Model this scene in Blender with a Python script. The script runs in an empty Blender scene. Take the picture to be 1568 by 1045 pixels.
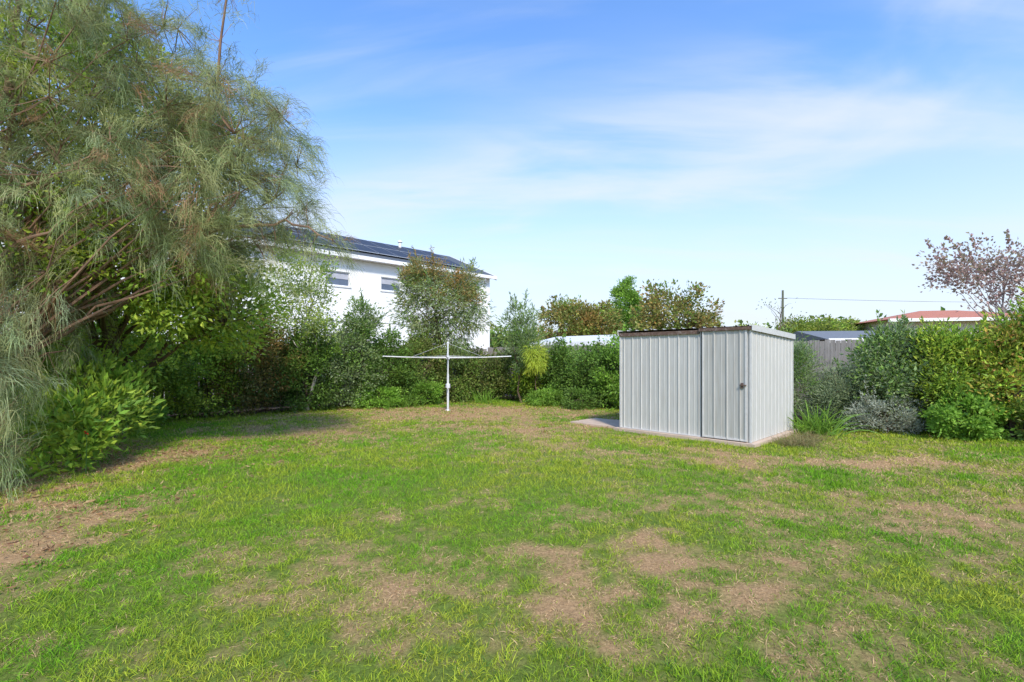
import bpy, math, numpy as np
from mathutils import Vector
R = np.random.RandomState(7)
scene = bpy.context.scene
def link(o):
    scene.collection.objects.link(o); return o
# ---------------------------------------------------------------- noise
_L = np.random.RandomState(3).rand(256,256)
def vnoise(x,y):
    xi=np.floor(x).astype(int); yi=np.floor(y).astype(int)
    fx=x-xi; fy=y-yi; fx=fx*fx*(3-2*fx); fy=fy*fy*(3-2*fy)
    a=_L[xi%256,yi%256]; b=_L[(xi+1)%256,yi%256]; c=_L[xi%256,(yi+1)%256]; d=_L[(xi+1)%256,(yi+1)%256]
    return (a*(1-fx)+b*fx)*(1-fy)+(c*(1-fx)+d*fx)*fy
def fbm(x,y,o=4):
    s=0;a=.5;t=0
    for i in range(o):
        c,q=math.cos(.65+1.1*i),math.sin(.65+1.1*i)
        xr=(x*c-y*q)*2**i; yr=(x*q+y*c)*2**i
        s=s+a*vnoise(xr+17*i+100,yr+5*i+100); t+=a; a*=.55
    return s/t
# ---------------------------------------------------------------- materials
def mat_new(name):
    m=bpy.data.materials.new(name); m.use_nodes=True
    nt=m.node_tree; b=nt.nodes['Principled BSDF']; return m,nt,b
def leaf_mat(name,trans=.3,rough=.5,spec=.3):
    m,nt,b=mat_new(name); N=nt.nodes; K=nt.links
    at=N.new('ShaderNodeAttribute'); at.attribute_name='Col'
    K.new(at.outputs['Color'],b.inputs['Base Color'])
    b.inputs['Roughness'].default_value=rough; b.inputs['Specular IOR Level'].default_value=spec
    t=N.new('ShaderNodeBsdfTranslucent'); K.new(at.outputs['Color'],t.inputs['Color'])
    mx=N.new('ShaderNodeMixShader'); mx.inputs[0].default_value=trans
    K.new(b.outputs[0],mx.inputs[1]); K.new(t.outputs[0],mx.inputs[2])
    K.new(mx.outputs[0],N['Material Output'].inputs['Surface']); return m
def bark_mat():
    m,nt,b=mat_new('bark'); N=nt.nodes; K=nt.links
    at=N.new('ShaderNodeAttribute'); at.attribute_name='Col'
    no=N.new('ShaderNodeTexNoise'); no.inputs['Scale'].default_value=30; no.inputs['Detail'].default_value=5
    mp=N.new('ShaderNodeMapRange'); mp.inputs[3].default_value=.55; mp.inputs[4].default_value=1.4
    K.new(no.outputs[0],mp.inputs[0])
    mx=N.new('ShaderNodeVectorMath'); mx.operation='SCALE'
    K.new(at.outputs['Color'],mx.inputs[0]); K.new(mp.outputs[0],mx.inputs['Scale'])
    K.new(mx.outputs[0],b.inputs['Base Color']); b.inputs['Roughness'].default_value=.9
    bp=N.new('ShaderNodeBump'); bp.inputs['Strength'].default_value=.5; bp.inputs['Distance'].default_value=.01
    K.new(no.outputs[0],bp.inputs['Height']); K.new(bp.outputs[0],b.inputs['Normal'])
    return m
def simple(name,col,rough=.6,metal=0,nscale=8,var=.15,bump=.0,stretch=(1,1,1),col2=None,fac=(.5,.7)):
    m,nt,b=mat_new(name); N=nt.nodes; K=nt.links
    tc=N.new('ShaderNodeTexCoord'); mpn=N.new('ShaderNodeMapping'); mpn.inputs['Scale'].default_value=stretch
    K.new(tc.outputs['Object'],mpn.inputs[0])
    no=N.new('ShaderNodeTexNoise'); no.inputs['Scale'].default_value=nscale; no.inputs['Detail'].default_value=6; no.inputs['Roughness'].default_value=.65
    K.new(mpn.outputs[0],no.inputs['Vector'])
    mr=N.new('ShaderNodeMapRange'); mr.inputs[1].default_value=.25; mr.inputs[2].default_value=.75
    mr.inputs[3].default_value=1-var; mr.inputs[4].default_value=1+var*.6
    K.new(no.outputs[0],mr.inputs[0])
    sc=N.new('ShaderNodeVectorMath'); sc.operation='SCALE'
    K.new(mr.outputs[0],sc.inputs['Scale'])
    if col2:
        n2=N.new('ShaderNodeTexNoise'); n2.inputs['Scale'].default_value=nscale*.5; n2.inputs['Detail'].default_value=8; n2.inputs['Roughness'].default_value=.7
        K.new(mpn.outputs[0],n2.inputs['Vector'])
        r2=N.new('ShaderNodeMapRange'); r2.inputs[1].default_value=fac[0]; r2.inputs[2].default_value=fac[1]; K.new(n2.outputs[0],r2.inputs[0])
        mc=N.new('ShaderNodeMix'); mc.data_type='RGBA'
        mc.inputs[6].default_value=(*col,1); mc.inputs[7].default_value=(*col2,1); K.new(r2.outputs[0],mc.inputs[0])
        K.new(mc.outputs[2],sc.inputs[0])
    else: sc.inputs[0].default_value=col
    K.new(sc.outputs[0],b.inputs['Base Color'])
    b.inputs['Roughness'].default_value=rough; b.inputs['Metallic'].default_value=metal
    if bump:
        bp=N.new('ShaderNodeBump'); bp.inputs['Strength'].default_value=bump; bp.inputs['Distance'].default_value=.01
        K.new(no.outputs[0],bp.inputs['Height']); K.new(bp.outputs[0],b.inputs['Normal'])
    return m
M_leaf=leaf_mat('leaf_foliage',.38,.5,.3); M_needle=leaf_mat('needle_foliage',.35,.6,.2); M_grass=leaf_mat('grass_blades',.3,.6,.12)
M_bark=bark_mat()
# ---------------------------------------------------------------- geometry accumulator
class G:
    def __init__(s): s.V=[];s.F=[];s.C=[];s.M=[];s.n=0
    def add(s,V,F,C,m):
        V=np.asarray(V,float).reshape(-1,3); F=np.asarray(F,int).reshape(-1,4)
        C=np.asarray(C,float)
        if C.ndim==1: C=np.tile(C,(len(V),1))
        s.V.append(V); s.F.append(F+s.n); s.C.append(C); s.M.append(np.full(len(F),m)); s.n+=len(V)
    def build(s,name,mats,parent=None,smooth=False):
        V=np.concatenate(s.V);F=np.concatenate(s.F);C=np.concatenate(s.C);M=np.concatenate(s.M)
        me=bpy.data.meshes.new(name)
        me.vertices.add(len(V)); me.vertices.foreach_set('co',V.astype(np.float32).ravel())
        me.loops.add(F.size); me.loops.foreach_set('vertex_index',F.astype(np.int32).ravel())
        me.polygons.add(len(F)); me.polygons.foreach_set('loop_start',(np.arange(len(F))*4).astype(np.int32))
        me.polygons.foreach_set('material_index',M.astype(np.int32))
        me.polygons.foreach_set('use_smooth',np.full(len(F),smooth))
        for m in mats: me.materials.append(m)
        a=me.color_attributes.new('Col','FLOAT_COLOR','POINT')
        a.data.foreach_set('color',np.concatenate([C,np.ones((len(C),1))],1).astype(np.float32).ravel())
        me.update(calc_edges=True)
        o=link(bpy.data.objects.new(name,me))
        if parent: o.parent=parent
        return o
    def tube(s,P,r,sides,col,m):
        P=np.asarray(P,float); k=len(P); r=np.broadcast_to(np.asarray(r,float),(k,))
        T=np.gradient(P,axis=0); T/=np.linalg.norm(T,axis=1)[:,None]+1e-9
        ref=np.array([0.31,.17,.93]) if abs(T[0,2])<.8 else np.array([.9,.3,.1])
        A=np.cross(T,ref); A/=np.linalg.norm(A,axis=1)[:,None]+1e-9; B=np.cross(T,A)
        an=np.arange(sides)*2*math.pi/sides
        V=P[:,None]+r[:,None,None]*(A[:,None]*np.cos(an)[None,:,None]+B[:,None]*np.sin(an)[None,:,None])
        i=np.arange(k-1)[:,None]*sides; j=np.arange(sides)[None]; j2=(j+1)%sides
        F=np.stack([i+j,i+j2,i+sides+j2,i+sides+j],-1)
        s.add(V,F,np.array(col),m)
    def box(s,lo,hi,col,m):
        x0,y0,z0=lo;x1,y1,z1=hi
        V=[(x0,y0,z0),(x1,y0,z0),(x1,y1,z0),(x0,y1,z0),(x0,y0,z1),(x1,y0,z1),(x1,y1,z1),(x0,y1,z1)]
        F=[(0,3,2,1),(4,5,6,7),(0,1,5,4),(1,2,6,5),(2,3,7,6),(3,0,4,7)]
        s.add(V,F,np.array(col),m)
def unit(v): return v/(np.linalg.norm(v,axis=-1,keepdims=True)+1e-9)
def leaves(g,P,D,L,W,C,m,rs):
    n=len(P); D=unit(D); S=unit(np.cross(D,unit(rs.randn(n,3)))); Nn=np.cross(D,S)
    L=L[:,None];W=W[:,None]
    V=np.stack([P,P+D*L*.45+S*W*.5+Nn*L*.06,P+D*L-Nn*L*.08,P+D*L*.45-S*W*.5+Nn*L*.06],1)
    F=np.arange(4*n).reshape(n,4)
    Cv=np.repeat(C[:,None],4,1)
    g.add(V,F,Cv.reshape(-1,3),m)
def ribbons(g,P,D,L,W,C,grav,m,rs,seg=3,tipc=None):
    n=len(P); D=unit(D); S=unit(np.cross(D,unit(rs.randn(n,3))))
    pts=[P];d=D.copy();p=P
    for i in range(seg):
        p=p+d*(L/seg)[:,None]; pts.append(p); d=unit(d+np.array([0,0,-1])*np.asarray(grav).reshape(-1,1))
    V=[];C2=[]
    for i,q in enumerate(pts):
        w=(W*(1-.85*(i/seg)**1.5)*.5)[:,None]; V+= [q-S*w,q+S*w]
        c=C if tipc is None else C*(1-i/seg)+tipc*(i/seg)
        C2+=[c,c]
    V=np.stack(V,1); C2=np.stack(C2,1); k=2*(seg+1)
    b=np.arange(n)[:,None]*k
    F=np.concatenate([np.stack([b+2*i,b+2*i+1,b+2*i+3,b+2*i+2],-1) for i in range(seg)],1)
    g.add(V,F,C2.reshape(-1,3),m)
def pick(pal,n,rs):
    pal=np.array(pal); a=pal[rs.randint(len(pal),size=n)]; b=pal[rs.randint(len(pal),size=n)]; t=rs.rand(n,1)*.5
    return a*(1-t)+b*t
def clump_centres(ells,rs,shell=.5,zmin=.08):
    out=[]
    for (c,r,n) in ells:
        c=np.array(c);r=np.array(r); d=unit(rs.randn(n*2,3))
        lump=.72+.5*vnoise(d[:,0]*2.3+c[0]*3+50,d[:,1]*2.3+d[:,2]*2.1+c[1]+50)
        q=c+d*r*(((shell+(1-shell)*rs.rand(len(d))**.6)*lump)[:,None])
        q=q[q[:,2]>zmin][:n]; out.append(q)
    return np.concatenate(out)
def skeleton(g,base,top,targets,r0,col,rs,wob=.08,thin=1.0):
    base=np.array(base,float);top=np.array(top,float); H=np.linalg.norm(top-base)
    t=np.linspace(0,1,9)[:,None]; tr=base*(1-t)+top*t; tr[1:-1]+=rs.randn(7,3)*wob*np.array([1,1,.2])
    rad=r0*(1-.85*t[:,0]); rad[0]*=1.3
    g.tube(tr,rad,8,col,0); nodes=[tr[2:]]
    for T in targets:
        hd=math.hypot(T[0]-base[0],T[1]-base[1])
        zs=min(max(base[2]+.12*H,T[2]-.55*hd-.2*H*rs.rand()),top[2]*.93)
        s=(zs-base[2])/(top[2]-base[2]); k=s*8; i=int(k); i=min(i,7); S0=tr[i]*(1-(k-i))+tr[i+1]*(k-i)
        u=np.linspace(0,1,7)[:,None]; ln=np.linalg.norm(T-S0)
        mid=(S0+T)/2+np.array([0,0,.12*ln])+rs.randn(3)*.07*ln
        p=S0*(1-u)**2+2*mid*u*(1-u)+T*u*u; p[1:-1]+=rs.randn(5,3)*.02*ln
        rr=max(r0*(1-.85*s)*.5*thin,.008)*(1-.85*u[:,0]); g.tube(p,rr,5,col,0); nodes.append(p[2:])
    return np.concatenate(nodes)
def twigs(g,nodes,C,r,col,rs):
    for c in C:
        q=nodes[np.argmin(((nodes-c)**2).sum(1))]
        m=(q+c)/2+rs.randn(3)*.05*np.linalg.norm(q-c)
        g.tube([q,m,c],[r,r*.7,r*.35],3,col,0)
def plant(name,ells,base=None,top=None,r0=.05,nl=40,cr=.16,L=.06,W=.03,pal=((.05,.1,.02),),shell=.5,seed=1,bark=(.12,.08,.05),
          droop=0,up=.25,nb=10,cvar=.3,flat=.75,twg=True,shoots=0):
    rs=np.random.RandomState(seed); g=G()
    C=clump_centres(ells,rs,shell)
    cen=C.mean(0)
    if base is None: base=(cen[0],cen[1],0)
    if top is None: top=(cen[0],cen[1],C[:,2].max()*.8)
    tg=C[rs.permutation(len(C))[:nb]]
    nodes=skeleton(g,base,top,tg,r0,bark,rs,wob=.03*(top[2]))
    if twg: twigs(g,nodes,C,max(.004,r0*.08),bark,rs)
    cnt=(nl*(.5+1.0*rs.rand(len(C)))).astype(int); idx=np.repeat(np.arange(len(C)),cnt); n=len(idx)
    off=np.clip(rs.randn(n,3),-1.9,1.9)*cr*.55*np.array([1,1,flat]); P=C[idx]+off
    P[:,2]=np.abs(P[:,2]-.01)+.01
    D=unit(off)*.8+rs.randn(n,3)*.5+unit(C-cen)[idx]*.5+np.array([0,0,up-droop])
    cl=pick(pal,len(C),rs)*(1-cvar/2+cvar*rs.rand(len(C),1))
    Cc=(cl[idx]*.6+pick(pal,n,rs)*.4)*(1-cvar/2+cvar*rs.rand(n,1))
    if shoots:
        o=C[np.argsort(-(C[:,2]-cen[2])/np.ptp(C[:,2])-.6*np.hypot(C[:,0]-cen[0],C[:,1]-cen[1])+.5*rs.randn(len(C)))[:shoots]]
        for q in o:
            d=unit(unit(q-cen)*.6+np.array([0,0,.9])+rs.randn(3)*.25); ln=.2+.35*rs.rand()
            e_=q+d*ln; g.tube([q,(q+e_)/2+rs.randn(3)*.02,e_],[.005,.004,.002],3,bark,0)
            k=int(ln*75); t=rs.rand(k,1); P=np.concatenate([P,q+(e_-q)*t+rs.randn(k,3)*.012]); D=np.concatenate([D,rs.randn(k,3)*.7+d]); Cc=np.concatenate([Cc,pick(pal,k,rs)*1.1])
        n=len(P)
    sz=.65+.7*rs.rand(n)
    leaves(g,P,D,L*sz,W*sz,Cc,1,rs)
    return g.build(name,[M_bark,M_leaf])
# ---------------------------------------------------------------- camera
cam=bpy.data.cameras.new('camera'); cam.lens=17; cam.sensor_width=36; cam.shift_y=.016; cam.clip_end=3000; cam.clip_start=.05
co=link(bpy.data.objects.new('camera',cam)); co.location=(0,0,1.45); co.rotation_euler=(math.radians(90),0,0); scene.camera=co
# ---------------------------------------------------------------- light
az=math.atan2(.16,-.8); el=math.radians(44)
sd=Vector((math.sin(az)*math.cos(el),math.cos(az)*math.cos(el),math.sin(el)))
sun=bpy.data.lights.new('sun','SUN'); sun.energy=4.6; sun.angle=math.radians(7); sun.color=(1,.92,.80)
so=link(bpy.data.objects.new('sun',sun)); so.rotation_euler=sd.to_track_quat('Z','Y').to_euler()
w=bpy.data.worlds.new('World'); scene.world=w; w.use_nodes=True; nt=w.node_tree; N=nt.nodes; K=nt.links
bg=N['Background']; bg.inputs['Strength'].default_value=.15
sky=N.new('ShaderNodeTexSky'); sky.sky_type='NISHITA'; sky.sun_disc=False; sky.sun_elevation=el; sky.sun_rotation=az; sky.air_density=1.0; sky.dust_density=.6; sky.ozone_density=1.5
tc=N.new('ShaderNodeTexCoord'); sep=N.new('ShaderNodeSeparateXYZ'); K.new(tc.outputs['Generated'],sep.inputs[0])
def math_n(op,a,b=None,c=None):
    n=N.new('ShaderNodeMath'); n.operation=op
    for i,v in enumerate((a,b,c)):
        if v is None: continue
        if isinstance(v,(int,float)): n.inputs[i].default_value=v
        else: K.new(v,n.inputs[i])
    return n.outputs[0]
zz=math_n('ADD',math_n('MAXIMUM',sep.outputs[2],0),.16)
cx=math_n('DIVIDE',sep.outputs[0],zz); cy=math_n('DIVIDE',sep.outputs[1],zz)
cmb=N.new('ShaderNodeCombineXYZ'); K.new(cx,cmb.inputs[0]); K.new(cy,cmb.inputs[1])
def clouds(rot,scale,loc,sc,det,dist,lo,hi,amp,rough=.5):
    mp=N.new('ShaderNodeMapping'); mp.inputs['Rotation'].default_value=(0,0,math.radians(rot)); mp.inputs['Scale'].default_value=scale; mp.inputs['Location'].default_value=loc
    K.new(cmb.outputs[0],mp.inputs[0])
    no=N.new('ShaderNodeTexNoise'); no.inputs['Scale'].default_value=sc; no.inputs['Detail'].default_value=det; no.inputs['Roughness'].default_value=rough; no.inputs['Distortion'].default_value=dist
    K.new(mp.outputs[0],no.inputs['Vector'])
    mr=N.new('ShaderNodeMapRange'); mr.interpolation_type='SMOOTHSTEP'; mr.inputs[1].default_value=lo; mr.inputs[2].default_value=hi; mr.inputs[4].default_value=amp; K.new(no.outputs[0],mr.inputs[0]); return mr.outputs[0]
bx=math_n('ADD',math_n('MULTIPLY',cx,.50),cy)
bd=math_n('DIVIDE',math_n('SUBTRACT',bx,1.80),.32)
band=math_n('POWER',2.718,math_n('MULTIPLY',math_n('MULTIPLY',bd,bd),-1))
c1=clouds(26,(.5,2.0,1),(.5,.9,0),1.7,7,.4,.28,.66,1.0,.5)
c1=math_n('MULTIPLY',math_n('MULTIPLY',c1,band),.7)
c2=clouds(8,(.8,1.5,1),(3.5,2.3,0),.9,6,.5,.50,.74,.7,.5)
c3=clouds(26,(.35,2.0,1),(7.5,4.3,0),1.4,7,.6,.48,.8,.4,.52)
hz=N.new('ShaderNodeMapRange'); hz.interpolation_type='SMOOTHSTEP'; hz.inputs[1].default_value=.52; hz.inputs[2].default_value=0; hz.inputs[3].default_value=0.03; hz.inputs[4].default_value=.94; K.new(sep.outputs[2],hz.inputs[0])
inv=lambda v: math_n('SUBTRACT',1,v)
fac=inv(math_n('MULTIPLY',math_n('MULTIPLY',math_n('MULTIPLY',inv(c1),inv(c2)),inv(c3)),inv(hz.outputs[0])))
tint=N.new('ShaderNodeMix'); tint.data_type='RGBA'; tint.blend_type='MULTIPLY'; tint.inputs[0].default_value=1
K.new(sky.outputs[0],tint.inputs[6]); tint.inputs[7].default_value=(1.15,1.72,2.35,1)
mc=N.new('ShaderNodeMix'); mc.data_type='RGBA'; K.new(fac,mc.inputs[0]); K.new(tint.outputs[2],mc.inputs[6]); mc.inputs[7].default_value=(5.9,6.25,6.7,1)
K.new(mc.outputs[2],bg.inputs['Color'])
scene.view_settings.view_transform='Standard'; scene.view_settings.look='None'; scene.view_settings.exposure=0
# ---------------------------------------------------------------- ground + grass
def gs(x,y,cx,cy,sx,sy,a=0):
    dx=x-cx;dy=y-cy; ca,sa=math.cos(a),math.sin(a); u=dx*ca+dy*sa; v=-dx*sa+dy*ca
    return np.exp(-(u*u/sx/sx+v*v/sy/sy))
def green(x,y):
    wx=x+1.0*(fbm(x*1.6+5,y*1.6,3)-.5)*2; wy=y+1.0*(fbm(x*1.6+35,y*1.6+9,3)-.5)*2
    g=.82+.6*(fbm(x*.8+40,y*.8+40,4)-.5)
    p= .75*gs(wx,wy,.35,3.1,1.0,.45)+.6*gs(wx,wy,1.4,3.2,.8,.4)+.4*gs(wx,wy,-.4,2.6,.6,.3)+.35*gs(wx,wy,1.9,2.3,1.0,.4)
    p+= .95*gs(wx,wy,-4.4,3.9,.9,1.0)+.7*gs(wx,wy,-5.4,6.3,1.2,1.6)
    p+= 1.0*gs(wx,wy,-1.3,12.6,3.6,1.7)+.75*gs(wx,wy,.3,9.8,1.8,.8)+.45*gs(wx,wy,-4,9.5,2.2,1)
    p+= .8*gs(wx,wy,4.6,6.7,2.8,.6,-.2)+.35*gs(wx,wy,3,4.6,2.5,.8)+.3*gs(wx,wy,5.5,4.2,2,1)
    g-=p*(.35+1.0*fbm(x*3.1+60,y*3.1+60,3))
    g+=.3*gs(x,y,-1.8,5,2.8,1.9)+.15*gs(x,y,-1.5,2.4,1,.6)
    g+=.85*(fbm(x*2.6+9,y*2.6+9,3)-.5)+1.25*(fbm(x*8+19,y*8+3,3)-.5)+.6*(fbm(x*24+19,y*24+3,2)-.5)
    return np.clip(g,.03,1)
lineL=lambda x,y: (20+.93*x)-y
lineR=lambda x,y: (18.1-.9*x)-y
xs=np.concatenate([-np.geomspace(900,14.3,26),np.linspace(-14,14,561),np.geomspace(14.3,900,26)])
ys=np.concatenate([-np.geomspace(300,4.2,16),np.linspace(-4,20,481),np.geomspace(20.3,900,26)])
X,Y=np.meshgrid(xs,ys,indexing='ij')
def zg(x,y):
    m=np.clip((22-np.maximum(np.abs(x),np.abs(y)))/6,0,1)
    return m*(.05*(fbm(x*.5+3,y*.5+3,3)-.5)+.02*(fbm(x*5,y*5,2)-.5))
Z=zg(X,Y)
gr=green(X,Y)
soil=np.array([.44,.275,.14]); thatch=np.array([.15,.21,.035])
mul=np.clip(1-np.minimum(lineL(X,Y)/1.4,lineR(X,Y)/1.45)+.5*(fbm(X*2,Y*2,3)-.5)+.35,0,1)
mul=np.where(np.hypot(X,Y)>30,0,mul)
Cg=soil*(1-gr[...,None])+thatch*gr[...,None]
Cg=Cg*(1-mul[...,None])+np.array([.18,.115,.065])*mul[...,None]
g=G(); nx,ny=X.shape; i=np.arange(nx-1)[:,None]*ny; j=np.arange(ny-1)[None]
g.add(np.stack([X,Y,Z],-1),np.stack([i+j,i+ny+j,i+ny+j+1,i+j+1],-1),Cg.reshape(-1,3),0)
mg,nt2,b=mat_new('lawn_soil'); N2=nt2.nodes;K2=nt2.links
at=N2.new('ShaderNodeAttribute'); at.attribute_name='Col'
t2=N2.new('ShaderNodeTexCoord')
n1=N2.new('ShaderNodeTexNoise'); n1.inputs['Scale'].default_value=45; n1.inputs['Detail'].default_value=8; n1.inputs['Roughness'].default_value=.8; K2.new(t2.outputs['Object'],n1.inputs['Vector'])
r1=N2.new('ShaderNodeMapRange'); r1.inputs[1].default_value=.3; r1.inputs[2].default_value=.7; r1.inputs[3].default_value=.35; r1.inputs[4].default_value=1.45; K2.new(n1.outputs[0],r1.inputs[0])
s1=N2.new('ShaderNodeVectorMath'); s1.operation='SCALE'; K2.new(at.outputs['Color'],s1.inputs[0]); K2.new(r1.outputs[0],s1.inputs['Scale'])
K2.new(s1.outputs[0],b.inputs['Base Color']); b.inputs['Roughness'].default_value=.95; b.inputs['Specular IOR Level'].default_value=.1
bp=N2.new('ShaderNodeBump'); bp.inputs['Strength'].default_value=.8; bp.inputs['Distance'].default_value=.02; K2.new(n1.outputs[0],bp.inputs['Height']); K2.new(bp.outputs[0],b.inputs['Normal'])
g.build('ground',[mg],smooth=True)
def grass(n):
    rs=np.random.RandomState(11)
    y=1.3+16*rs.rand(n)**1.15; x=(rs.rand(n)*2-1)*(1.25*y+.7)
    k=(fbm(x*14,y*14,2)+.35*fbm(x*3,y*3,2))>.34+.42*rs.rand(n)
    x,y=x[k],y[k]
    ok=(lineL(x,y)>.9+.9*rs.rand(len(x)))&(lineR(x,y)>.9+.9*rs.rand(len(x)))
    u=(x-3.9)*.713+(y-7.9)*.701; v=-(x-3.9)*.701+(y-7.9)*.713
    ok&=~((u>-.12)&(u<2.3)&(v>-.12)&(v<2.6)); ok&=~((u>.02)&(u<1.2)&(v>2.6)&(v<4.0))
    x,y=x[ok],y[ok]
    gr=green(x,y); keep=rs.rand(len(x))<.52+.48*gr; x,y,gr=x[keep],y[keep],gr[keep]; n=len(x)
    straw=rs.rand(n)>gr*1.02+.07
    hue=np.clip(fbm(x*1.1+70,y*1.1+20,3)*2.2-.60+.45*(rs.rand(n)-.5)+.5*(fbm(x*7,y*7+50,2)-.5),0,1)[:,None]
    C=np.array([.19,.43,.02])*(1-hue)+np.array([.45,.52,.05])*hue
    C=np.where(straw[:,None],np.array([.74,.52,.29])*(.5+.7*rs.rand(n,1)),C*(.55+.75*rs.rand(n,1)))
    deep=(rs.rand(n)<.12)&~straw; C[deep]=np.array([.09,.22,.035])
    cl=fbm(x*10+5,y*10+80,2)
    L=(.018+.028*rs.rand(n)**1.6)*(.65+.9*cl)*(.7+.5*gr)
    d=np.hypot(x,y); L*=1+.25*(d>6)
    W=np.maximum(.0036,.001*d)*(.7+.6*rs.rand(n))
    P=np.stack([x,y,zg(x,y)-.003],1)
    D=rs.randn(n,3)*np.array([.65,.65,.1])+np.array([0,0,1.0]); D[straw,2]*=.4
    g=G(); nr=d<5.0
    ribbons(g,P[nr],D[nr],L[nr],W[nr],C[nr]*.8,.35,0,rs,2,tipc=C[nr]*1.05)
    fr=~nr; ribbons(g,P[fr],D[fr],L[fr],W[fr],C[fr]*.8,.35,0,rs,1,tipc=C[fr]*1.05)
    print('grass',n); return g.build('lawn_grass',[M_grass])
grass(1000000)
rs=np.random.RandomState(5); n=12000
xx=np.concatenate([-8+5*rs.rand(n//2),(rs.rand(n//2)*2-1)*9]); yy=np.concatenate([2.6+6*rs.rand(n//2)**.8,9+8*rs.rand(n//2)])
k=(lineL(xx,yy)>.3)&(lineR(xx,yy)>.3)&(rs.rand(len(xx))<np.clip(1.1-green(xx,yy),.05,1)); xx,yy=xx[k],yy[k]; n=len(xx)
g=G(); leaves(g,np.stack([xx,yy,zg(xx,yy)+.012+.02*rs.rand(n)],1),rs.randn(n,3)*[1,1,.25],.03+.04*rs.rand(n),.012+.018*rs.rand(n),pick([(.42,.24,.11),(.5,.36,.17),(.25,.13,.07)],n,rs),0,rs)
g.build('leaf_litter',[M_leaf])
# ---------------------------------------------------------------- she-oak
def sheoak():
    rs=np.random.RandomState(21); g=G()
    ells=[((-4.5,6.7,4.0),(1.7,1.3,1.45),500),((-6.3,6.6,5.3),(1.9,1.8,1.9),470),((-6.6,6.2,2.6),(1.3,1.4,1.9),300),
          ((-5.6,5.0,1.2),(.6,.6,1.15),150),((-4.1,6.8,2.85),(.9,.9,.5),60),((-4.0,6.8,5.0),(.9,.9,.6),70),((-7.0,5.6,3.8),(1.4,1.2,2),190),((-5.0,6.3,5.7),(1.0,.9,.8),85),((-3.5,6.7,4.1),(.8,.8,1.1),110)]
    C=clump_centres(ells,rs,.3,.35)
    bc=(.24,.14,.09)
    tg=C[rs.permutation(len(C))[:120]]
    spire=np.array([[-4.15,6.8,5.2],[-4.1,6.8,5.9],[-4.0,6.8,6.6],[-4.2,6.8,7.2]])
    nodes=skeleton(g,(-7.5,6.4,0),(-6.6,6.6,6.8),np.concatenate([tg,spire[:1]]),.16,bc,rs,.12,.42)
    g.tube(spire,[.022,.018,.012,.006],5,bc,0); nodes=np.concatenate([nodes,spire])
    for P in ([(-7.2,6.3,3.0),(-6.2,6.0,3.5),(-5.5,5.9,3.75),(-4.9,5.9,4.1)],[(-7.2,6.2,2.2),(-6.2,5.9,2.75),(-5.5,5.9,3.1),(-5.0,5.9,3.45)],
              [(-6.6,6.5,2.2),(-5.2,6.6,2.85),(-4.4,6.7,3.05),(-3.6,6.7,3.1)],[(-4.6,6.6,3.0),(-3.6,6.6,3.3),(-2.9,6.6,3.25),(-2.45,6.6,3.05)]):
        P=np.array(P); u=np.linspace(0,3,13); Q=np.stack([np.interp(u,range(4),P[:,i]) for i in range(3)],1)
        for _ in range(2): Q[1:-1]=(Q[:-2]+Q[1:-1]*2+Q[2:])/4
        Q[1:-1]+=rs.randn(11,3)*.03
        g.tube(Q,np.linspace(.030,.008,13),6,(.30,.18,.12),0); nodes=np.concatenate([nodes,Q])
    extra=np.array([[-2.6+.15*a,6.6+.2*b,3.15+.1*c] for a,b,c in rs.randn(9,3)])
    sp=spire[rs.randint(0,4,34)]+rs.randn(34,3)*np.array([.22,.2,.22])
    C=np.concatenate([C,extra]); twigs(g,nodes,C,.007,(.22,.13,.08),rs); twigs(g,nodes,sp,.005,bc,rs)
    pal=[(.27,.31,.12),(.35,.38,.16),(.20,.26,.10),(.43,.43,.20),(.26,.32,.18)]
    def tuft(C,ns,Lm):
        n=len(C); out=unit(C-np.array([-6.4,6.6,3.0])); T=unit(out*.6+rs.randn(n,3)*.5+np.array([0,0,-.2]))
        cnt=(ns*(.5+1.0*rs.rand(n))).astype(int); idx=np.repeat(np.arange(n),cnt); m=len(idx)
        s=rs.rand(m,1)
        P=C[idx]+T[idx]*(s*.42-.14)+np.array([0,0,-.14])*s**2+rs.randn(m,3)*.04
        D=T[idx]*.95+rs.randn(m,3)*.36
        cl=pick(pal,n,rs)*(.6+.7*rs.rand(n,1)); Cc=cl[idx]*(.75+.5*rs.rand(m,1))
        dead=rs.rand(n)<.06; Cc[dead[idx]]=np.array([.38,.22,.12])
        ribbons(g,P,D,Lm*(.45+.8*rs.rand(m)),np.full(m,.0048),Cc,.6+.4*rs.rand(m),1,rs,3,tipc=Cc*1.3)
    tuft(C,64,.26); tuft(sp,24,.20)
    g.build('she_oak_tree',[M_bark,M_needle])
sheoak()
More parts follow.
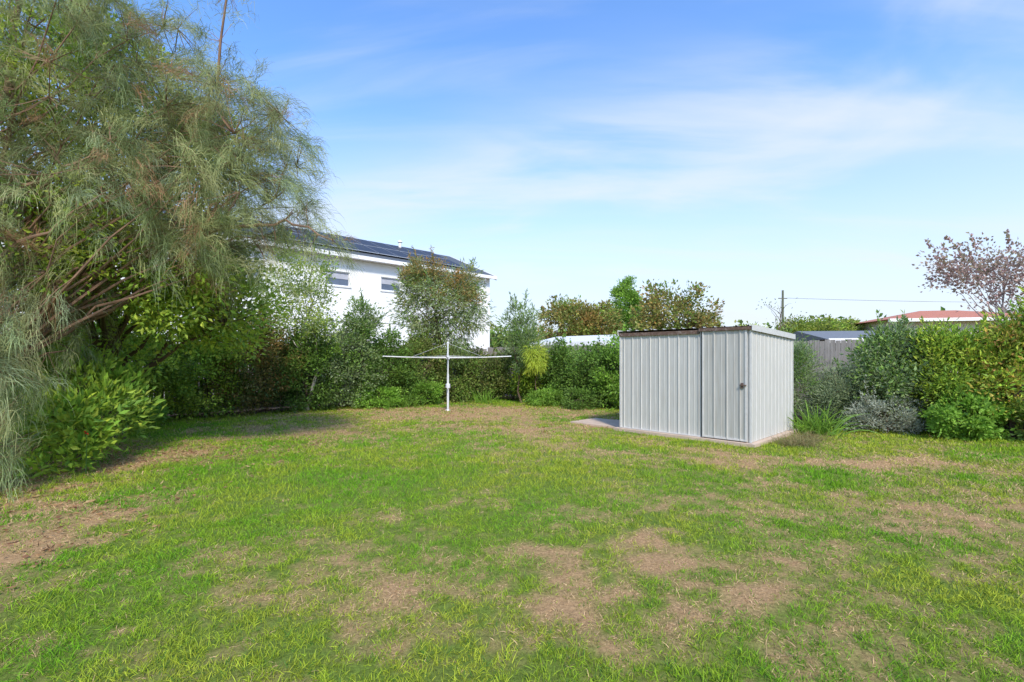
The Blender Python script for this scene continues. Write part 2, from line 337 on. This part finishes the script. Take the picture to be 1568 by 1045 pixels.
# ---------------------------------------------------------------- garden plants
def br(p,k=1.5): return [tuple(min(.62,c*k) for c in q) for q in p]
DG=br([(.06,.11,.022),(.08,.145,.025),(.05,.085,.02)],1.6)
MG=br([(.11,.20,.03),(.085,.155,.028),(.15,.235,.035)],1.65)
BG=br([(.15,.28,.035),(.19,.32,.04),(.12,.23,.03)],1.65)
YG=br([(.30,.37,.035),(.23,.31,.035),(.36,.39,.05)],1.6)
OL=br([(.15,.16,.05),(.19,.18,.06),(.12,.14,.04)],1.7)
GG=br([(.18,.22,.12),(.21,.25,.14),(.15,.19,.09)],1.6)
BR=br([(.28,.16,.05),(.19,.15,.05),(.34,.18,.06)],1.6)
plant('pittosporum_tree',[((-6.4,8.0,3.2),(1.9,1.1,2.0),270),((-4.9,8.0,2.5),(.9,.8,1.1),110),((-6.7,7.3,5.6),(1.7,1.2,1.4),200),((-5.2,7.9,4.9),(.9,.8,.9),70),((-7.3,6.9,3.0),(1.2,1,2.2),130),((-4.9,7.0,2.5),(.8,.5,.7),45),((-5.9,6.4,3.1),(.8,.5,.8),40)],
      base=(-7.0,8.6,0),top=(-6.9,8.2,6),r0=.12,nl=56,cr=.28,L=.085,W=.042,pal=YG+YG+BG+MG,seed=2,nb=36,shell=.3,cvar=.5)
plant('broadleaf_shrub',[((-6.2,7.1,.75),(.8,.7,.8),70),((-5.7,6.2,.5),(.45,.45,.5),30)],r0=.03,nl=46,cr=.22,L=.12,W=.05,pal=BG+MG+YG,seed=3,nb=12,up=.7,cvar=.6)
plant('broadleaf_shrub',[((-8.1,8.6,.8),(1.0,.8,.9),90)],r0=.03,nl=50,cr=.22,L=.12,W=.05,pal=MG+BG,seed=4,nb=12,up=.4)
H=[(-9.2,10.1,2.3,MG+BG),(-8.3,10.9,2.25,MG+YG),(-7.45,11.7,2.25,YG+MG),(-6.6,12.4,2.3,DG+BR),(-5.7,13.2,2.2,DG+MG),(-4.8,13.9,2.15,MG+GG),(-3.9,14.7,2.0,MG+DG),(-3.0,15.5,1.9,MG+OL)]
for k,(x,y,h,p) in enumerate(H):
    plant('hedge_shrub',[((x,y,h*.5),(1.0,.9,h*.54),150),((x+.2,y-.15,h*.8),(.5,.5,h*.36),28)],r0=.03,nl=80,cr=.22,L=.07,W=.04,pal=p,seed=30+k,nb=9,cvar=.8,shoots=22)
H=[(-1.9,16.0,1.5,OL+MG),(-1.0,16.6,1.7,DG+OL),(0.0,16.6,1.7,MG+OL),(0.95,15.9,1.7,YG+MG),(1.75,15.2,1.75,DG+MG),(2.45,14.3,1.7,MG+DG),(3.2,13.5,1.95,BG+BG+MG),(4.1,12.8,1.7,MG),(5.2,12.0,1.6,DG)]
for k,(x,y,h,p) in enumerate(H):
    plant('hedge_shrub',[((x,y,h*.5),(.85,.75,h*.55),130)],r0=.03,nl=75,cr=.22,L=.074,W=.042,pal=p,seed=50+k,nb=8,cvar=.8,shoots=18)
plant('low_green_shrub',[((-3.85,13.9,.25),(.55,.45,.38),40)],r0=.015,nl=90,cr=.14,L=.06,W=.035,pal=BG,seed=61,nb=5)
plant('low_green_shrub',[((-2.75,14.9,.35),(.65,.5,.45),50)],r0=.015,nl=90,cr=.14,L=.06,W=.035,pal=BG+MG,seed=62,nb=5)
plant('low_green_shrub',[((-7.9,9.9,.3),(.6,.4,.38),44)],r0=.015,nl=80,cr=.14,L=.07,W=.035,pal=MG+BG,seed=63,nb=5)
plant('low_green_shrub',[((1.1,14.5,.2),(.7,.5,.3),50)],r0=.015,nl=80,cr=.14,L=.05,W=.03,pal=MG+BG,seed=64,nb=5)
plant('low_green_shrub',[((2.0,13.6,.2),(.6,.5,.35),50)],r0=.015,nl=80,cr=.14,L=.05,W=.03,pal=DG+MG,seed=65,nb=5)
plant('bottlebrush_tree',[((-2.3,15.7,3.2),(1.2,1.0,1.1),90),((-3.05,15.7,3.9),(.6,.6,.6),35),((-1.6,15.7,3.8),(.65,.6,.55),30),((-2.9,15.6,2.2),(.7,.7,.7),36),((-1.9,15.6,2.0),(.7,.7,.7),36),((-1.3,15.6,2.8),(.6,.6,.7),26),((-3.3,15.6,3.0),(.5,.5,.6),20)],
      base=(-2.5,15.9,0),top=(-2.3,15.7,4.3),r0=.07,nl=66,cr=.27,L=.14,W=.026,pal=OL+MG+GG,seed=70,nb=26,shell=.2,droop=.6,cvar=.7,shoots=26)
plant('bottlebrush_tree',[((-2.8,15.5,4.1),(.8,.6,.5),40),((-1.9,15.4,3.5),(1.0,.5,.8),36)],base=(-2.5,15.9,0),top=(-2.5,15.8,4),r0=.04,nl=45,cr=.2,L=.1,W=.026,pal=BR+OL,seed=71,nb=10,shell=.2,shoots=14)
plant('silver_birch_tree',[((-5.4,12.7,3.3),(.8,.7,1.5),95),((-6.2,12.5,2.8),(.7,.6,.9),50),((-5.0,12.7,2.3),(.6,.6,.7),26)],base=(-5.6,13.2,0),top=(-5.4,12.9,4.6),r0=.05,nl=50,cr=.24,L=.062,W=.038,pal=GG+YG+MG,seed=72,nb=18,shell=.1,bark=(.5,.47,.42),shoots=14)
plant('young_gum_tree',[((-4.35,14.0,2.45),(.6,.5,.75),50)],base=(-4.4,14.1,0),top=(-4.35,14,2.9),r0=.03,nl=60,cr=.18,L=.1,W=.03,pal=MG+GG,seed=73,nb=9,shell=.1,shoots=10)
plant('young_gum_tree',[((.25,15.1,2.35),(.6,.5,.75),44),((.6,15.1,1.6),(.7,.5,.5),34)],base=(.3,15.3,0),top=(.25,15.1,3.0),r0=.03,nl=46,cr=.2,L=.13,W=.026,pal=GG+MG,seed=74,nb=14,shell=.1,up=.6,shoots=12)
plant('weeping_shrub',[((.75,14.7,1.45),(.35,.35,.45),26)],r0=.02,nl=70,cr=.16,L=.16,W=.014,pal=YG,seed=75,nb=6,droop=1.3,shell=.2)
plant('feathery_shrub',[((6.15,10.6,1.0),(.42,.5,1.0),85)],r0=.02,nl=100,cr=.2,L=.09,W=.014,pal=GG+MG,seed=80,nb=9,up=.5,shell=.3,shoots=14)
plant('feathery_shrub',[((6.85,10.1,.65),(.62,.5,.65),90)],r0=.02,nl=100,cr=.2,L=.09,W=.014,pal=GG,seed=81,nb=9,up=.5,shell=.3,shoots=10)
H=[(7.75,9.95,1.95,GG+MG),(8.5,9.4,2.0,MG+YG),(9.1,8.95,2.0,BG+YG+BR),(9.75,8.6,2.7,YG+BG),(10.9,7.2,2.3,MG),(11.7,6.2,2.2,DG)]
for k,(x,y,h,p) in enumerate(H):
    plant('garden_shrub',[((x,y,h*.5),(.8,.75,h*.5),130),((x+.15-.3*(k%2),y-.1,h*.85),(.5,.45,.38),30),((x-.35,y-.45,h*.4),(.4,.3,.45),24)],r0=.03,nl=64,cr=.25,L=.09,W=.03 if k%2 else .04,pal=p,seed=90+k,nb=12,cvar=.9,shell=.35,shoots=34)
plant('silver_leaf_shrub',[((7.3,9.35,.32),(.85,.42,.38),80)],r0=.015,nl=75,cr=.13,L=.055,W=.02,pal=[(.40,.42,.32),(.5,.52,.44),(.28,.33,.20)],seed=97,nb=8,up=.6,shoots=12)
plant('low_green_shrub',[((8.15,8.65,.35),(.68,.45,.45),60)],r0=.015,nl=90,cr=.14,L=.07,W=.044,pal=BG+BG+MG,seed=98,nb=6)
plant('garden_shrub',[((9.0,8.15,.35),(.45,.35,.4),40)],r0=.015,nl=70,cr=.16,L=.07,W=.035,pal=MG+OL,seed=101,nb=6,shoots=8)
plant('plum_tree',[((11.4,11.6,3.5),(1.2,1.0,.8),55),((12.4,11.6,3.3),(1,1,.9),40),((10.4,11.6,3.5),(.6,.5,.35),12)],base=(12,11.6,0),top=(11.8,11.6,3.6),r0=.05,nl=34,cr=.26,L=.075,W=.05,pal=[(.42,.25,.23),(.5,.36,.32),(.3,.28,.15)],seed=99,nb=40,shell=.1,bark=(.32,.26,.24),shoots=22)
plant('bare_twig_shrub',[((6.9,12.4,2.5),(.5,.4,.6),14)],base=(6.9,12.4,0),top=(6.9,12.4,2.9),r0=.025,nl=8,cr=.15,L=.05,W=.03,pal=OL,seed=100,nb=14,shell=.1)
def strap(name,x,y,n,L,W,pal,rad,seed,grav=.3):
    rs=np.random.RandomState(seed); g=G(); P=np.stack([x+rs.randn(n)*rad,y+rs.randn(n)*rad,np.zeros(n)],1)
    D=rs.randn(n,3)*np.array([.35,.35,.1])+np.array([0,0,1]); D[:,:2]+=(P[:,:2]-[x,y])*1.2
    C=pick(pal,n,rs); ribbons(g,P,D,L*(.6+.6*rs.rand(n)),np.full(n,W),C*.8,grav,0,rs,5,tipc=C*1.1); g.build(name,[M_leaf])
strap('strap_leaf_plant',5.75,9.15,150,.66,.024,BG+MG,.16,5)
strap('strap_leaf_plant',-3.2,14.3,110,.6,.022,MG+BG,.2,6)
strap('strap_leaf_plant',-.95,15.4,90,.55,.02,BG,.2,8)
strap('dry_grass_tuft',4.72,8.0,700,.24,.006,[(.4,.3,.15),(.3,.24,.11),(.22,.26,.08)],.14,7,.5)
strap('dry_grass_tuft',5.15,8.45,500,.24,.006,[(.4,.3,.15),(.3,.24,.11),(.22,.26,.08)],.12,9,.5)
rs=np.random.RandomState(77); g=G()
for q in ([-5.1,5.8,.55],):
    leaves(g,np.repeat([q],7,0)+rs.randn(7,3)*.008,rs.randn(7,3),np.full(7,.028),np.full(7,.02),np.tile([.55,.03,.02],(7,1)),0,rs)
    g.tube([[q[0]-.1,q[1]+.1,0],[q[0]-.03,q[1]+.03,q[2]*.6],q],[.006,.005,.003],4,(.1,.2,.05),0)
g.build('red_flower_plant',[M_leaf])
plant('background_tree',[((3.2,28,3.2),(1.7,1.5,1.6),110),((5.0,28,3.2),(1.3,1.3,1.4),80)],r0=.15,nl=65,cr=.45,L=.17,W=.09,pal=BR+OL+MG,seed=110,nb=14,cvar=.6,shoots=24)
plant('round_conifer_tree',[((8.0,34,4.6),(1.05,1.0,2.2),130)],r0=.15,nl=90,cr=.35,L=.16,W=.08,pal=MG+BG,seed=111,nb=8,shell=.7)
plant('background_tree',[((8.1,24,3.7),(1.9,1.5,1.55),80),((7.0,24,3.6),(.9,.9,.8),25),((9.5,24,3.1),(.7,.8,.7),25)],base=(8,24,0),top=(8.1,24,4.5),r0=.14,nl=50,cr=.42,L=.16,W=.09,pal=MG+BR+OL,seed=112,nb=22,shell=.2,cvar=.6,shoots=16)
plant('background_tree',[((18.5,30,2.9),(1.8,1.4,1.0),90),((22,33,2.9),(2.6,1.5,1.1),110),((15.6,32,2.4),(1.2,1,1.0),60)],r0=.1,nl=55,cr=.45,L=.17,W=.09,pal=OL+YG+MG,seed=113,nb=12,cvar=.6,shoots=20)
def far_mass():
    rs=np.random.RandomState(44); n=2600; a=np.radians(rs.uniform(-75,75,n)); d=rs.uniform(60,75,n)
    h=3.2+2.2*fbm(a*9+30,a*0+3,3); z=h*rs.rand(n)**.7
    C=np.stack([np.sin(a)*d,np.cos(a)*d,z],1); idx=np.repeat(np.arange(n),22); m=len(idx)
    g=G(); leaves(g,C[idx]+rs.randn(m,3)*.6,rs.randn(m,3),.5+.3*rs.rand(m),.3+.2*rs.rand(m),pick(DG+OL+MG,n,rs)[idx]*(.7+.6*rs.rand(m,1)),0,rs)
    g.build('distant_tree_line',[M_leaf])
far_mass()
# ---------------------------------------------------------------- fences
M_wood=simple('weathered_timber',(.33,.30,.27),.9,0,6,.35,.3,(6,6,.6),col2=(.21,.175,.15))
M_wood2=simple('dark_timber',(.08,.05,.036),.85,0,6,.35,.3,(6,6,.6),col2=(.05,.035,.025))
def fence(x0,y0,x1,y1,h,seed,name='paling_fence',M=None):
    M=M or M_wood
    rs=np.random.RandomState(seed); e=bpy.data.objects.new(name,None); link(e); e.location=(x0,y0,0); e.rotation_euler=(0,0,math.atan2(y1-y0,x1-x0))
    Ln=math.hypot(x1-x0,y1-y0); g=G(); x=0
    while x<Ln:
        wd=.098; hh=h+rs.randn()*.012; t=rs.rand()*.006
        g.box((x,-.008+t,.03),(x+wd,.008+t,hh),(1,1,1),0); x+=.105
    g.build('palings',[M],e); g=G()
    for z in (.35,1.0,1.6):
        if z<h-.1: g.box((0,.02,z),(Ln,.06,z+.07),(1,1,1),0)
    x=0
    while x<Ln: g.box((x,.065,0),(x+.1,.165,h-.05),(1,1,1),0); x+=2.4
    g.build('rails_and_posts',[M],e)
fence(-14,6.98,-1.04,19.0,1.8,1); fence(-.95,18.95,16,3.7,1.85,2)
fence(8.66,8.42,10.2,7.9,.98,3,'timber_screen',M_wood2)
# ---------------------------------------------------------------- shed
M_zinc=simple('zincalume_sheet',(.57,.56,.525),.5,.15,9,.16,.05,(5,5,.5),col2=(.44,.41,.36),fac=(.5,.8))
M_door=simple('door_sheet_metal',(.50,.49,.455),.5,.15,9,.18,.05,(5,5,.5),col2=(.36,.33,.28),fac=(.48,.75))
M_rust=simple('rusty_edge',(.16,.10,.075),.8,.2,25,.4,.2,col2=(.30,.25,.22))
M_trim=simple('shed_trim',(.62,.61,.585),.5,.15,12,.15)
M_conc=simple('concrete',(.55,.42,.32),.9,0,7,.25,.3,col2=(.46,.35,.26))
M_dark=simple('dark_gap',(.05,.045,.04),.9)
E=link(bpy.data.objects.new('garden_shed',None)); E.location=(3.9,7.9,0); E.rotation_euler=(0,0,math.radians(44.5))
def ribbed(g,axis,a0,a1,off,sgn,z0,zt0,zt1,pitch=.19,rw=.03,rh=.014,m=0,start=None):
    pts=[(a0,0)]; a=a0+.05 if start is None else start
    while a+rw+.02<a1:
        pts+=[(a,0),(a+.008,rh),(a+rw-.008,rh),(a+rw,0)]
        mm=a+pitch/2
        if mm+.02<a1: pts+=[(mm,0),(mm+.005,.004),(mm+.012,.004),(mm+.017,0)]
        a+=pitch
    pts.append((a1,0)); V=[]
    for (p,q) in pts:
        zt=zt0+(zt1-zt0)*(p-a0)/(a1-a0); o=off+sgn*q
        for z in (z0,zt): V.append((p,o,z) if axis=='x' else (o,p,z))
    F=[(2*i,2*i+2,2*i+3,2*i+1) for i in range(len(pts)-1)]
    g.add(V,F,(1,1,1),m)
WY=2.46; WX=2.2; zf=1.93; zb=1.85; b0=.055
g=G()
ribbed(g,'y',.80,WY,0,-1,b0,zf,zf); ribbed(g,'y',0,.80,.005,-1,b0,zf,zf)
ribbed(g,'x',0,WX,0,-1,b0,zf,zb); ribbed(g,'x',0,WX,WY,1,b0,zf,zb); ribbed(g,'y',0,WY,WX,1,b0,zb,zb)
g.build('walls',[M_zinc],E)
g=G(); ribbed(g,'y',.07,.785,-.03,-1,.075,1.90,1.90,start=.14,pitch=.215)
g.build('door_sheet',[M_door],E)
g=G()
g.box((-.044,.045,.07),(-.012,.078,1.905),(1,1,1),0); g.box((-.044,.765,.07),(-.012,.79,1.905),(1,1,1),0)
g.box((-.042,.078,.07),(-.012,.765,.10),(1,1,1),0)
g.box((-.058,.10,.945),(-.044,.135,1.03),(1,1,1),1); g.box((-.075,.05,.985),(-.046,.15,1.0),(1,1,1),1)
g.box((-.020,.792,.07),(-.010,.818,1.9),(1,1,1),2)
g.build('door_frame_and_latch',[M_trim,M_rust,M_dark],E)
g=G()
for (x,y) in ((-.018,-.018),(-.018,WY-.01),(WX-.01,-.018),(WX-.01,WY-.01)): g.box((x,y,b0),(x+.03,y+.03,zb if x>1 else zf),(1,1,1),0)
g.box((-.028,.83,b0),(-.002,WY,b0+.018),(1,1,1),0)
g.build('corner_trims',[M_trim],E)
g=G()
g.box((-.034,.85,1.865),(-.004,WY+.02,1.93),(1,1,1),0); g.box((-.066,-.02,1.905),(-.012,.84,1.955),(1,1,1),0)
g.build('door_track',[M_rust],E)
g=G(); V=[]
def zr(x): return 1.965-(x/WX)*.085
ps=[];y=-.04
ps.append((y,0))
y=.0
while y<WY: ps+=[(y,0),(y+.01,.016),(y+.03,.016),(y+.04,0)]; y+=.19
ps.append((WY+.04,0))
for (y,q) in ps:
    V+=[(-.055,y,zr(-.055)+q),(WX+.05,y,zr(WX+.05)+q)]
g.add(V,[(2*i,2*i+1,2*i+3,2*i+2) for i in range(len(ps)-1)],(1,1,1),0)
g.build('roof_sheet',[M_zinc],E)
g=G(); 
for yy in (-.046,WY+.036):
    V=[(-.055,yy,zr(-.055)-.075),(WX+.05,yy,zr(WX+.05)-.075),(WX+.05,yy+.01,zr(WX+.05)-.075),(-.055,yy+.01,zr(-.055)-.075),(-.055,yy,zr(-.055)+.022),(WX+.05,yy,zr(WX+.05)+.022),(WX+.05,yy+.01,zr(WX+.05)+.022),(-.055,yy+.01,zr(-.055)+.022)]
    g.add(V,[(0,3,2,1),(4,5,6,7),(0,1,5,4),(1,2,6,5),(2,3,7,6),(3,0,4,7)],(1,1,1),0)
g.build('barge_flashings',[M_trim],E)
g=G(); g.box((-.11,-.1,-.08),(WX+.1,WY+.1,.05),(1,1,1),0); g.build('slab_base',[M_conc],E)
E2=link(bpy.data.objects.new('concrete_paving_slab',None)); E2.location=(3.9,7.9,0); E2.rotation_euler=(0,0,math.radians(44.5))
g=G(); g.box((.1,2.62,-.05),(1.1,3.3,.03),(1,1,1),0); g.box((.12,3.315,-.05),(1.08,3.85,.026),(1,1,1),0); g.build('slabs',[M_conc],E2)
# ---------------------------------------------------------------- clothes hoist
M_gal=simple('galvanised_white',(.72,.73,.73),.45,.1,20,.15)
M_wire=simple('line_wire',(.7,.7,.67),.5,.1)
e=link(bpy.data.objects.new('rotary_clothes_line',None)); e.location=(-1.75,13.2,0); e.rotation_euler=(0,0,math.radians(6))
g=G(); g.tube([(0,0,0),(0,0,1.0)],.03,12,(1,1,1),0); g.tube([(0,0,1.0),(0,0,1.86)],.022,12,(1,1,1),0)
g.tube([(0,0,.60),(0,0,.62),(0,0,.72),(0,0,.74)],[.03,.065,.065,.03],12,(1,1,1),0)
g.tube([(0,0,.67),(.0,-.12,.67),(0,-.14,.60)],.012,6,(1,1,1),0)
g.tube([(0,0,0),(0,0,.03)],[.07,.06],12,(1,1,1),0)
g.tube([(0,0,1.40),(0,0,1.5)],.05,12,(1,1,1),0); g.tube([(0,0,1.84),(0,0,1.88)],[.03,.01],8,(1,1,1),0)
g.build('mast',[M_gal],e)
g=G(); ends=[]
for k in range(4):
    a=k*math.pi/2; c,s=math.cos(a),math.sin(a)
    t=np.linspace(0,1,6); g.tube(np.stack([c*1.74*t,s*1.74*t,1.44+.04*t**2-.0*t],1),[.018,.017,.016,.015,.014,.013],8,(1,1,1),0)
    ends.append((c,s))
    g.tube([(0,0,1.84),(c*.95,s*.95,1.47)],.003,5,(1,1,1),0)
g.build('arms',[M_gal],e)
g=G()
for r in (.6,.85,1.1,1.35,1.55,1.72):
    for k in range(4):
        a=ends[k];b2=ends[(k+1)%4]; z=1.455+.04*(r/1.74)**2
        g.tube([(a[0]*r,a[1]*r,z),((a[0]+b2[0])*r/2,(a[1]+b2[1])*r/2,z-.03),(b2[0]*r,b2[1]*r,z)],.002,4,(1,1,1),0)
g.build('lines',[M_wire],e)
# ---------------------------------------------------------------- white building
M_white=simple('white_render',(.84,.84,.83),.85,0,1.2,.05)
M_roof=simple('dark_roof_sheet',(.09,.10,.11),.6,.1,10,.2)
M_pv=simple('solar_cell',(.028,.032,.045),.5,0,5,.3)
M_pvf=simple('solar_frame',(.45,.46,.48),.4,.6)
M_glass=simple('window_glass',(.10,.13,.19),.1,0,3,.3); M_blind=simple('blind',(.42,.43,.48),.7)
M_frame=simple('window_frame',(.75,.75,.75),.5)
B=link(bpy.data.objects.new('white_two_storey_building',None)); B.location=(-1.3,27,0); B.rotation_euler=(0,0,math.atan2(.69,.724))
LN=22; D=8; ze=6.0; zr_=7.65
wins=[(-9.22,-8.11,4.57,5.2),(-6.6,-5.55,4.57,5.2),(-12.85,-11.7,4.57,5.2),(-16.5,-15.3,4.57,5.2)]
g=G(); xs2=sorted([-LN,0]+[v for w_ in wins for v in w_[:2]])
for a,b2 in zip(xs2[:-1],xs2[1:]):
    wi=[w_ for w_ in wins if abs(w_[0]-a)<1e-6]
    if wi: g.box((a,0,0),(b2,.2,wi[0][2]),(1,1,1),0); g.box((a,0,wi[0][3]),(b2,.2,ze),(1,1,1),0)
    else: g.box((a,0,0),(b2,.2,ze),(1,1,1),0)
g.box((-LN,D-.2,0),(0,D,ze),(1,1,1),0)
for x0 in (-LN,-.2):
    g.box((x0,.2,0),(x0+.2,D-.2,ze),(1,1,1),0)
    V=[(x0,0,ze),(x0+.2,0,ze),(x0+.2,D,ze),(x0,D,ze),(x0,D/2,zr_-.06),(x0+.2,D/2,zr_-.06)]
    g.add(V,[(0,1,5,4),(2,3,4,5),(0,4,3,3),(1,2,5,5)],(1,1,1),0)
g.box((-.28,-.05,0),(.03,-.003,ze-.2),(1,1,1),0)
g.box((-LN,-.03,3.05),(-.28,-.003,3.15),(1,1,1),0)
g.build('walls',[M_white],B)
g=G(); 
for (a,b2,z0,z1) in wins:
    g.box((a,.10,z0),(b2,.115,z1),(1,1,1),0); g.box((a+.03,.085,z0+.32),(b2-.03,.098,z1-.03),(1,1,1),1)
    for bx in ((a,.04,z0,b2,.1,z0+.04),(a,.04,z1-.04,b2,.1,z1),(a,.04,z0+.04,a+.04,.1,z1-.04),(b2-.04,.04,z0+.04,b2,.1,z1-.04)):
        g.box(bx[:3],bx[3:],(1,1,1),2)
    g.box((a-.05,-.04,z0-.06),(b2+.05,.03,z0-.002),(1,1,1),2)
g.build('windows',[M_glass,M_blind,M_frame],B)
sl=(zr_-ze)/(D/2)
def slope(g,x0,x1,y0,y1,o,th,m):
    f=lambda y:ze+sl*y+o
    V=[(x0,y0,f(y0)),(x1,y0,f(y0)),(x1,y1,f(y1)),(x0,y1,f(y1)),(x0,y0,f(y0)+th),(x1,y0,f(y0)+th),(x1,y1,f(y1)+th),(x0,y1,f(y1)+th)]
    g.add(V,[(0,3,2,1),(4,5,6,7),(0,1,5,4),(1,2,6,5),(2,3,7,6),(3,0,4,7)],(1,1,1),m)
g=G(); slope(g,-LN-.2,.25,-.3,D/2,.02,.06,0)
f=lambda y:ze+sl*(D-y)+.02
V=[(-LN-.2,D/2,f(D/2)+.06),(.25,D/2,f(D/2)+.06),(.25,D+.3,f(D+.3)+.06),(-LN-.2,D+.3,f(D+.3)+.06)]; g.add(V,[(0,1,2,3)],(1,1,1),0)
g.build('roof',[M_roof],B)
g=G(); zg0=ze-.3*sl
g.box((-LN-.2,-.42,zg0-.09),(.25,-.305,zg0+.07),(1,1,1),0); g.box((-LN,-.30,zg0-.07),(0,-.004,zg0-.04),(1,1,1),0)
V=[(.255,-.35,ze-.35*sl-.12),(.29,-.35,ze-.35*sl-.12),(.29,D/2,zr_-.12),(.255,D/2,zr_-.12),(.255,-.35,ze-.35*sl+.11),(.29,-.35,ze-.35*sl+.11),(.29,D/2,zr_+.11),(.255,D/2,zr_+.11)]
g.add(V,[(0,3,2,1),(4,5,6,7),(0,1,5,4),(1,2,6,5),(2,3,7,6),(3,0,4,7)],(1,1,1),0)
g.tube([(-.5,-.36,zg0-.1),(-.5,-.08,zg0-.4),(-.5,-.08,0)],.045,8,(1,1,1),0)
g.build('gutter_and_barge',[M_white],B)
g=G()
x=-1.3
while x>-17:
    for y0 in (.45,2.15):
        slope(g,x-1.0,x,y0,y0+1.6,.16,.03,1); slope(g,x-.975,x-.025,y0+.025,y0+1.575,.193,.003,0)
    x-=1.03
g.build('solar_panels',[M_pv,M_pvf],B)
g=G(); g.tube([(-3.6,3.4,zr_-.4),(-3.6,3.4,zr_+.22)],.08,10,(1,1,1),0); g.tube([(-3.6,3.4,zr_+.22),(-3.6,3.4,zr_+.25),(-3.6,3.4,zr_+.34)],[.14,.14,.03],10,(1,1,1),0); g.build('roof_vent',[M_white],B)
# ---------------------------------------------------------------- neighbours
def house(name,loc,rot,w_,d_,h,rise,roofm,wallm,over=.4):
    e=link(bpy.data.objects.new(name,None)); e.location=loc; e.rotation_euler=(0,0,math.radians(rot))
    g=G(); g.box((-w_/2,-d_/2,0),(w_/2,d_/2,h),(1,1,1),0)
    for z,a,b3 in ((.9,-w_*.3,-w_*.12),(.9,w_*.1,w_*.3)):
        g.box((a,-d_/2-.03,z),(b3,-d_/2-.004,min(h-.3,z+1.1)),(1,1,1),1)
    g.build('walls',[wallm,M_glass],e)
    g=G(); o=over; W2=w_/2+o;D2=d_/2+o; r=h+rise; rx=max(W2-D2,.1) if rise>.6 else W2
    V=[(-W2,-D2,h),(W2,-D2,h),(W2,D2,h),(-W2,D2,h),(-rx,0,r),(rx,0,r)]
    g.add(V,[(0,1,5,4),(2,3,4,5),(3,0,4,4),(1,2,5,5),(0,3,2,1)],(1,1,1),0); g.build('roof',[roofm],e)
    g=G()
    g.box((-W2,-D2-.08,h-.15),(W2,-D2-.003,h+.03),(1,1,1),0); g.box((-W2,D2+.003,h-.15),(W2,D2+.08,h+.03),(1,1,1),0); g.build('gutters',[M_white],e)
M_tile=simple('terracotta_tiles',(.48,.18,.11),.8,0,14,.35,.3,col2=(.34,.14,.10))
M_gr=simple('grey_roof',(.17,.18,.19),.6,.1,10,.15); M_wr=simple('white_roof',(.72,.73,.73),.5,.1,5,.08,stretch=(8,1,1)); M_cream=simple('cream_wall',(.6,.55,.47),.8)
house('white_garage',(3.9,20.5,0),-42,4.6,3.5,2.05,.35,M_wr,M_white,.2)
house('grey_roof_garage',(14.4,21,0),-8,3.4,5,2.15,.45,M_gr,M_gr,.2)
house('tiled_roof_house',(27.3,31,0),-12,8,6,3.7,.75,M_tile,M_cream,.5)
g=G(); g.tube([(22.4,40,0),(22.4,40,7.0)],[.11,.08],8,(.14,.15,.10),0); g.box((22.05,39.95,6.3),(22.75,40.05,6.36),(.16,.14,.1),0)
g.build('power_pole',[M_bark])
g=G()
for dx in (-.35,.35):
    t=np.linspace(0,1,14)[:,None]; a=np.array([22.4+dx,40,6.37]); b3=np.array([70+dx,34,6.2]); P=a*(1-t)+b3*t; P[:,2]-=.6*4*(t*(1-t))[:,0]
    g.tube(P,.007,4,(.15,.15,.15),0)
g.build('power_lines',[M_bark])
print('faces',sum(len(o.data.polygons) for o in bpy.data.objects if o.type=='MESH'))
